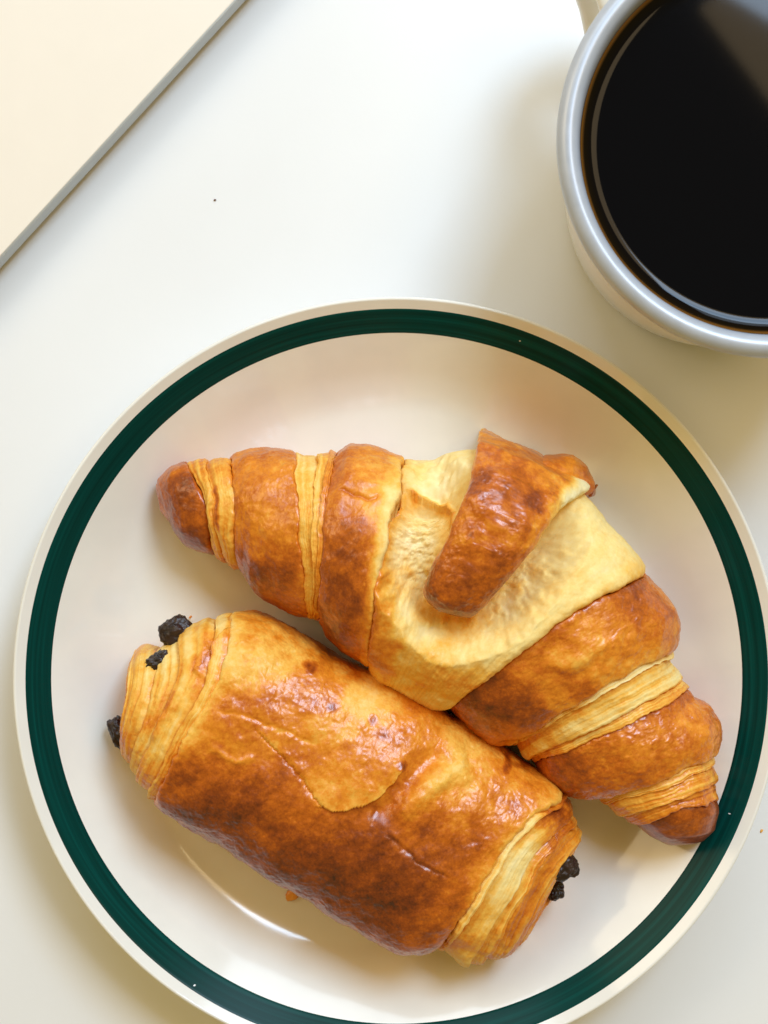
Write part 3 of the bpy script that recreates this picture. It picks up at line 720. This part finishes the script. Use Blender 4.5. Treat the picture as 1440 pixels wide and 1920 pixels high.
chunk("chocolate_stick", 1040, 1669, 0.019, 0.0026, 0.0024, 0.0024, 60, 109, pain, amp=0.3)

# ------------------------------------------------------------------ coffee cup
HC = 0.070
CC = W(1455, 260, HC)
def build_cup():
    root = empty("coffee_cup", (CC[0], CC[1], 0))
    tag(root, "cream cup with a shiny grey rim, beside the plate", "cup")
    R = 0.0502
    wall = [(0.0002, 0.0035), (0.034, 0.0035), (0.0350, 0.0005), (0.0375, 0.0003), (0.0393, 0.0015), (0.0402, 0.004), (0.0415, 0.012), (0.0433, 0.025), (0.0452, 0.040), (0.0470, 0.054), (0.0480, 0.0625), (0.0483, 0.0650)]
    lathe("cup_wall", catmull(wall, 90), M_CUP, CC, root, 200)
    # rolled rim and inside
    rim = [(0.0482, 0.0645), (0.0491, 0.0650), (0.0500, 0.0662), (0.0502, 0.0675), (0.0498, 0.0688), (0.0486, 0.0698), (0.0472, 0.0700), (0.0460, 0.0694), (0.0452, 0.0684), (0.0447, 0.0668), (0.0444, 0.0645), (0.0442, 0.0620)]
    lathe("rim", catmull(rim, 80), M_RIM, CC, root, 256)
    inner = [(0.04425, 0.0625), (0.0438, 0.0560), (0.0420, 0.040), (0.0395, 0.020), (0.037, 0.010), (0.030, 0.007), (0.0002, 0.006)]
    lathe("cup_inside", catmull(inner, 50), M_RIM, CC, root, 160)
    # strap handle
    ax = np.array([-0.55, 0.83]); ax /= np.linalg.norm(ax); sd = np.array([-ax[1], ax[0]])
    path = catmull([(0.0450, 0.0560), (0.0510, 0.0570), (0.0580, 0.0550), (0.0630, 0.0480), (0.0640, 0.0400), (0.0615, 0.0300), (0.0560, 0.0220), (0.0500, 0.0150), (0.0410, 0.0130)], 80)
    hw = np.interp(np.linspace(0, 1, 80), [0, 0.12, 0.3, 0.7, 0.9, 1], [0.0150, 0.0132, 0.0100, 0.0080, 0.009, 0.011])
    tg = np.gradient(path, axis=0); tg /= np.linalg.norm(tg, axis=1)[:, None]
    nn = np.stack([-tg[:, 1], tg[:, 0]], 1)
    m = 40; a = np.linspace(0, 2 * np.pi, m, endpoint=False)
    ca = np.sign(np.cos(a)) * np.abs(np.cos(a)) ** 0.7; sa_ = np.sign(np.sin(a)) * np.abs(np.sin(a)) ** 0.8
    V = []
    for i in range(80):
        rz = path[i][None] + nn[i][None] * (sa_ * 0.0034)[:, None]
        xy = CC + rz[:, :1] * ax + (ca * hw[i])[:, None] * sd
        V.append(np.c_[xy, rz[:, 1]])
    V = np.concatenate(V); F = [(i * m + j, i * m + (j + 1) % m, (i + 1) * m + (j + 1) % m, (i + 1) * m + j) for i in range(79) for j in range(m)]
    mesh_obj("handle", V, F, M_CUP, root)
    return root
build_cup()

def build_coffee():
    zl = 0.0628
    pr = [(0.0002, zl), (0.02, zl), (0.036, zl), (0.0385, zl)]
    for k in np.linspace(0, 1, 24): pr.append((0.0388 + 0.0055 * k, zl + 0.0021 * k ** 3.0))
    pr = np.array(pr); n = 256
    o = lathe("coffee", pr, M_COFFEE, CC, None, n)
    # move the origin to the liquid's centre
    me = o.data; v = np.zeros(len(me.vertices) * 3); me.vertices.foreach_get("co", v); v = v.reshape(-1, 3)
    v[:, 0] -= CC[0]; v[:, 1] -= CC[1]; me.vertices.foreach_set("co", v.reshape(-1)); o.location = (CC[0], CC[1], 0)
    r = np.hypot(v[:, 0], v[:, 1])
    at = me.attributes.new("thin", 'FLOAT', 'POINT'); at.data.foreach_set("value", np.clip((r - 0.0405) / 0.0036, 0, 1).astype(np.float32))
    tag(o, "black coffee filling the cup almost to its rim", "coffee")
build_coffee()

# ------------------------------------------------------------------ laptop
def build_laptop():
    zt, zl, zb = 0.0100, 0.0038, 0.0010
    a = W(0, 485, zt); b = W(444, 0, zt)
    d = (b - a) / np.linalg.norm(b - a); n = np.array([-d[1], d[0]])      # n points away from the picture's centre
    if n @ (a - 0) < 0: n = -n
    mid = (a + b) / 2; wd, dp = 0.30, 0.21
    c = mid + n * dp / 2
    root = empty("laptop", (c[0], c[1], 0)); root.rotation_euler = (0, 0, math.atan2(d[1], d[0]))
    tag(root, "closed pale laptop lying in the corner with a thin grey edge", "laptop")
    def slab(name, z0, z1, inset, mat, bev, r=0.010, inset0=None):
        bm = bmesh.new(); inset0 = inset if inset0 is None else inset0
        def ring(ins, z):
            P = []
            X, Y = wd / 2 - ins, dp / 2 - ins
            for cx, cy, s0 in ((X - r, Y - r, 0), (-X + r, Y - r, 90), (-X + r, -Y + r, 180), (X - r, -Y + r, 270)):
                for k in range(9):
                    t = math.radians(s0 + k * 90 / 8); P.append(bm.verts.new((cx + r * math.cos(t), cy + r * math.sin(t), z)))
            return P
        rs = [ring(inset0 + bev, z0), ring(inset0, z0 + bev), ring(inset, z1 - bev), ring(inset + bev * 0.3, z1 - bev * 0.3), ring(inset + bev, z1)]
        for p, q in zip(rs[:-1], rs[1:]):
            for i in range(len(p)): bm.faces.new((p[i], p[(i + 1) % len(p)], q[(i + 1) % len(p)], q[i]))
        bm.faces.new(rs[-1]); bm.faces.new(rs[0][::-1])
        me = bpy.data.meshes.new(name); bm.to_mesh(me); bm.free(); me.materials.append(mat)
        o = bpy.data.objects.new(name, me); COL.objects.link(o); o.parent = root
        return o
    slab("lid_edge", zl, zt - 0.0002, 0.0, M_LAPTOP_EDGE, 0.0003)
    slab("lid_panel", zt - 0.0012, zt, 0.0005, M_LAPTOP, 0.0002, r=0.0096)
    slab("base", zb, zl - 0.0003, 0.0008, M_LAPTOP_BASE, 0.0004, inset0=0.0030)
    for sx in (-1, 1):
        for sy in (-1, 1):
            bm = bmesh.new(); bmesh.ops.create_cone(bm, cap_ends=True, segments=24, radius1=0.0045, radius2=0.005, depth=0.0010)
            for v in bm.verts: v.co += Vector((sx * 0.12, sy * 0.075, 0.0007))
            me = bpy.data.meshes.new("foot"); bm.to_mesh(me); bm.free(); me.materials.append(M_LAPTOP_BASE)
            o = bpy.data.objects.new("foot", me); COL.objects.link(o); o.parent = root
build_laptop()

# ------------------------------------------------------------------ crumbs
def crumb(px, py, z, sx, sy, sz, rot, seed, bake, label, mat=M_PASTRY):
    o = chunk("crumb", px, py, z, sx, sy, sz, rot, seed, None, mat, amp=0.3, sub_=3, bake=bake)
    tag(o, label, "crumb")
pz = 0.0062
crumb(549, 1678, pz + 0.0006, 0.0020, 0.0014, 0.0006, 30, 201, 0.40, "golden flake on the plate under the roll's lower edge")
crumb(403, 375, 0.0002, 0.00035, 0.00022, 0.0002, 10, 203, 0.97, "tiny dark crumb on the bare table near the laptop")
crumb(357, 1157, 0.0075, 0.0005, 0.0003, 0.0003, 40, 205, 0.45, "tiny golden crumb on the plate beside the roll's upper chocolate end")
crumb(1428, 1558, 0.0002, 0.0005, 0.0003, 0.0002, 60, 207, 0.35, "tiny pale crumb on the bare table right of the plate")
# pin-sized pale flecks where the green glaze missed
M_FLECK = glaze_mat("bare_glaze_fleck", (0.80, 0.80, 0.78), 0.2)
for k, (ang, rr, sz) in enumerate(((236.5, 0.0962, 0.00022), (70, 0.0948, 0.00015), (338, 0.0945, 0.00016))):
    a = math.radians(ang); x, y = PC[0] + rr * math.cos(a), PC[1] + rr * math.sin(a); z = float(plate_z(rr)) + 0.0001
    n = 10; V = [(x, y, z + 0.00008)]; rng = random.Random(k)
    for j in range(n):
        t = 2 * math.pi * j / n; q = sz * (0.7 + 0.5 * rng.random()); X, Y = x + q * 1.5 * math.cos(t + a), y + q * math.sin(t + a)
        V.append((X, Y, float(plate_z(math.hypot(X - PC[0], Y - PC[1]))) + 0.00009))
    mesh_obj("glaze_fleck", V, [(0, 1 + j, 1 + (j + 1) % n) for j in range(n)], M_FLECK, plate)
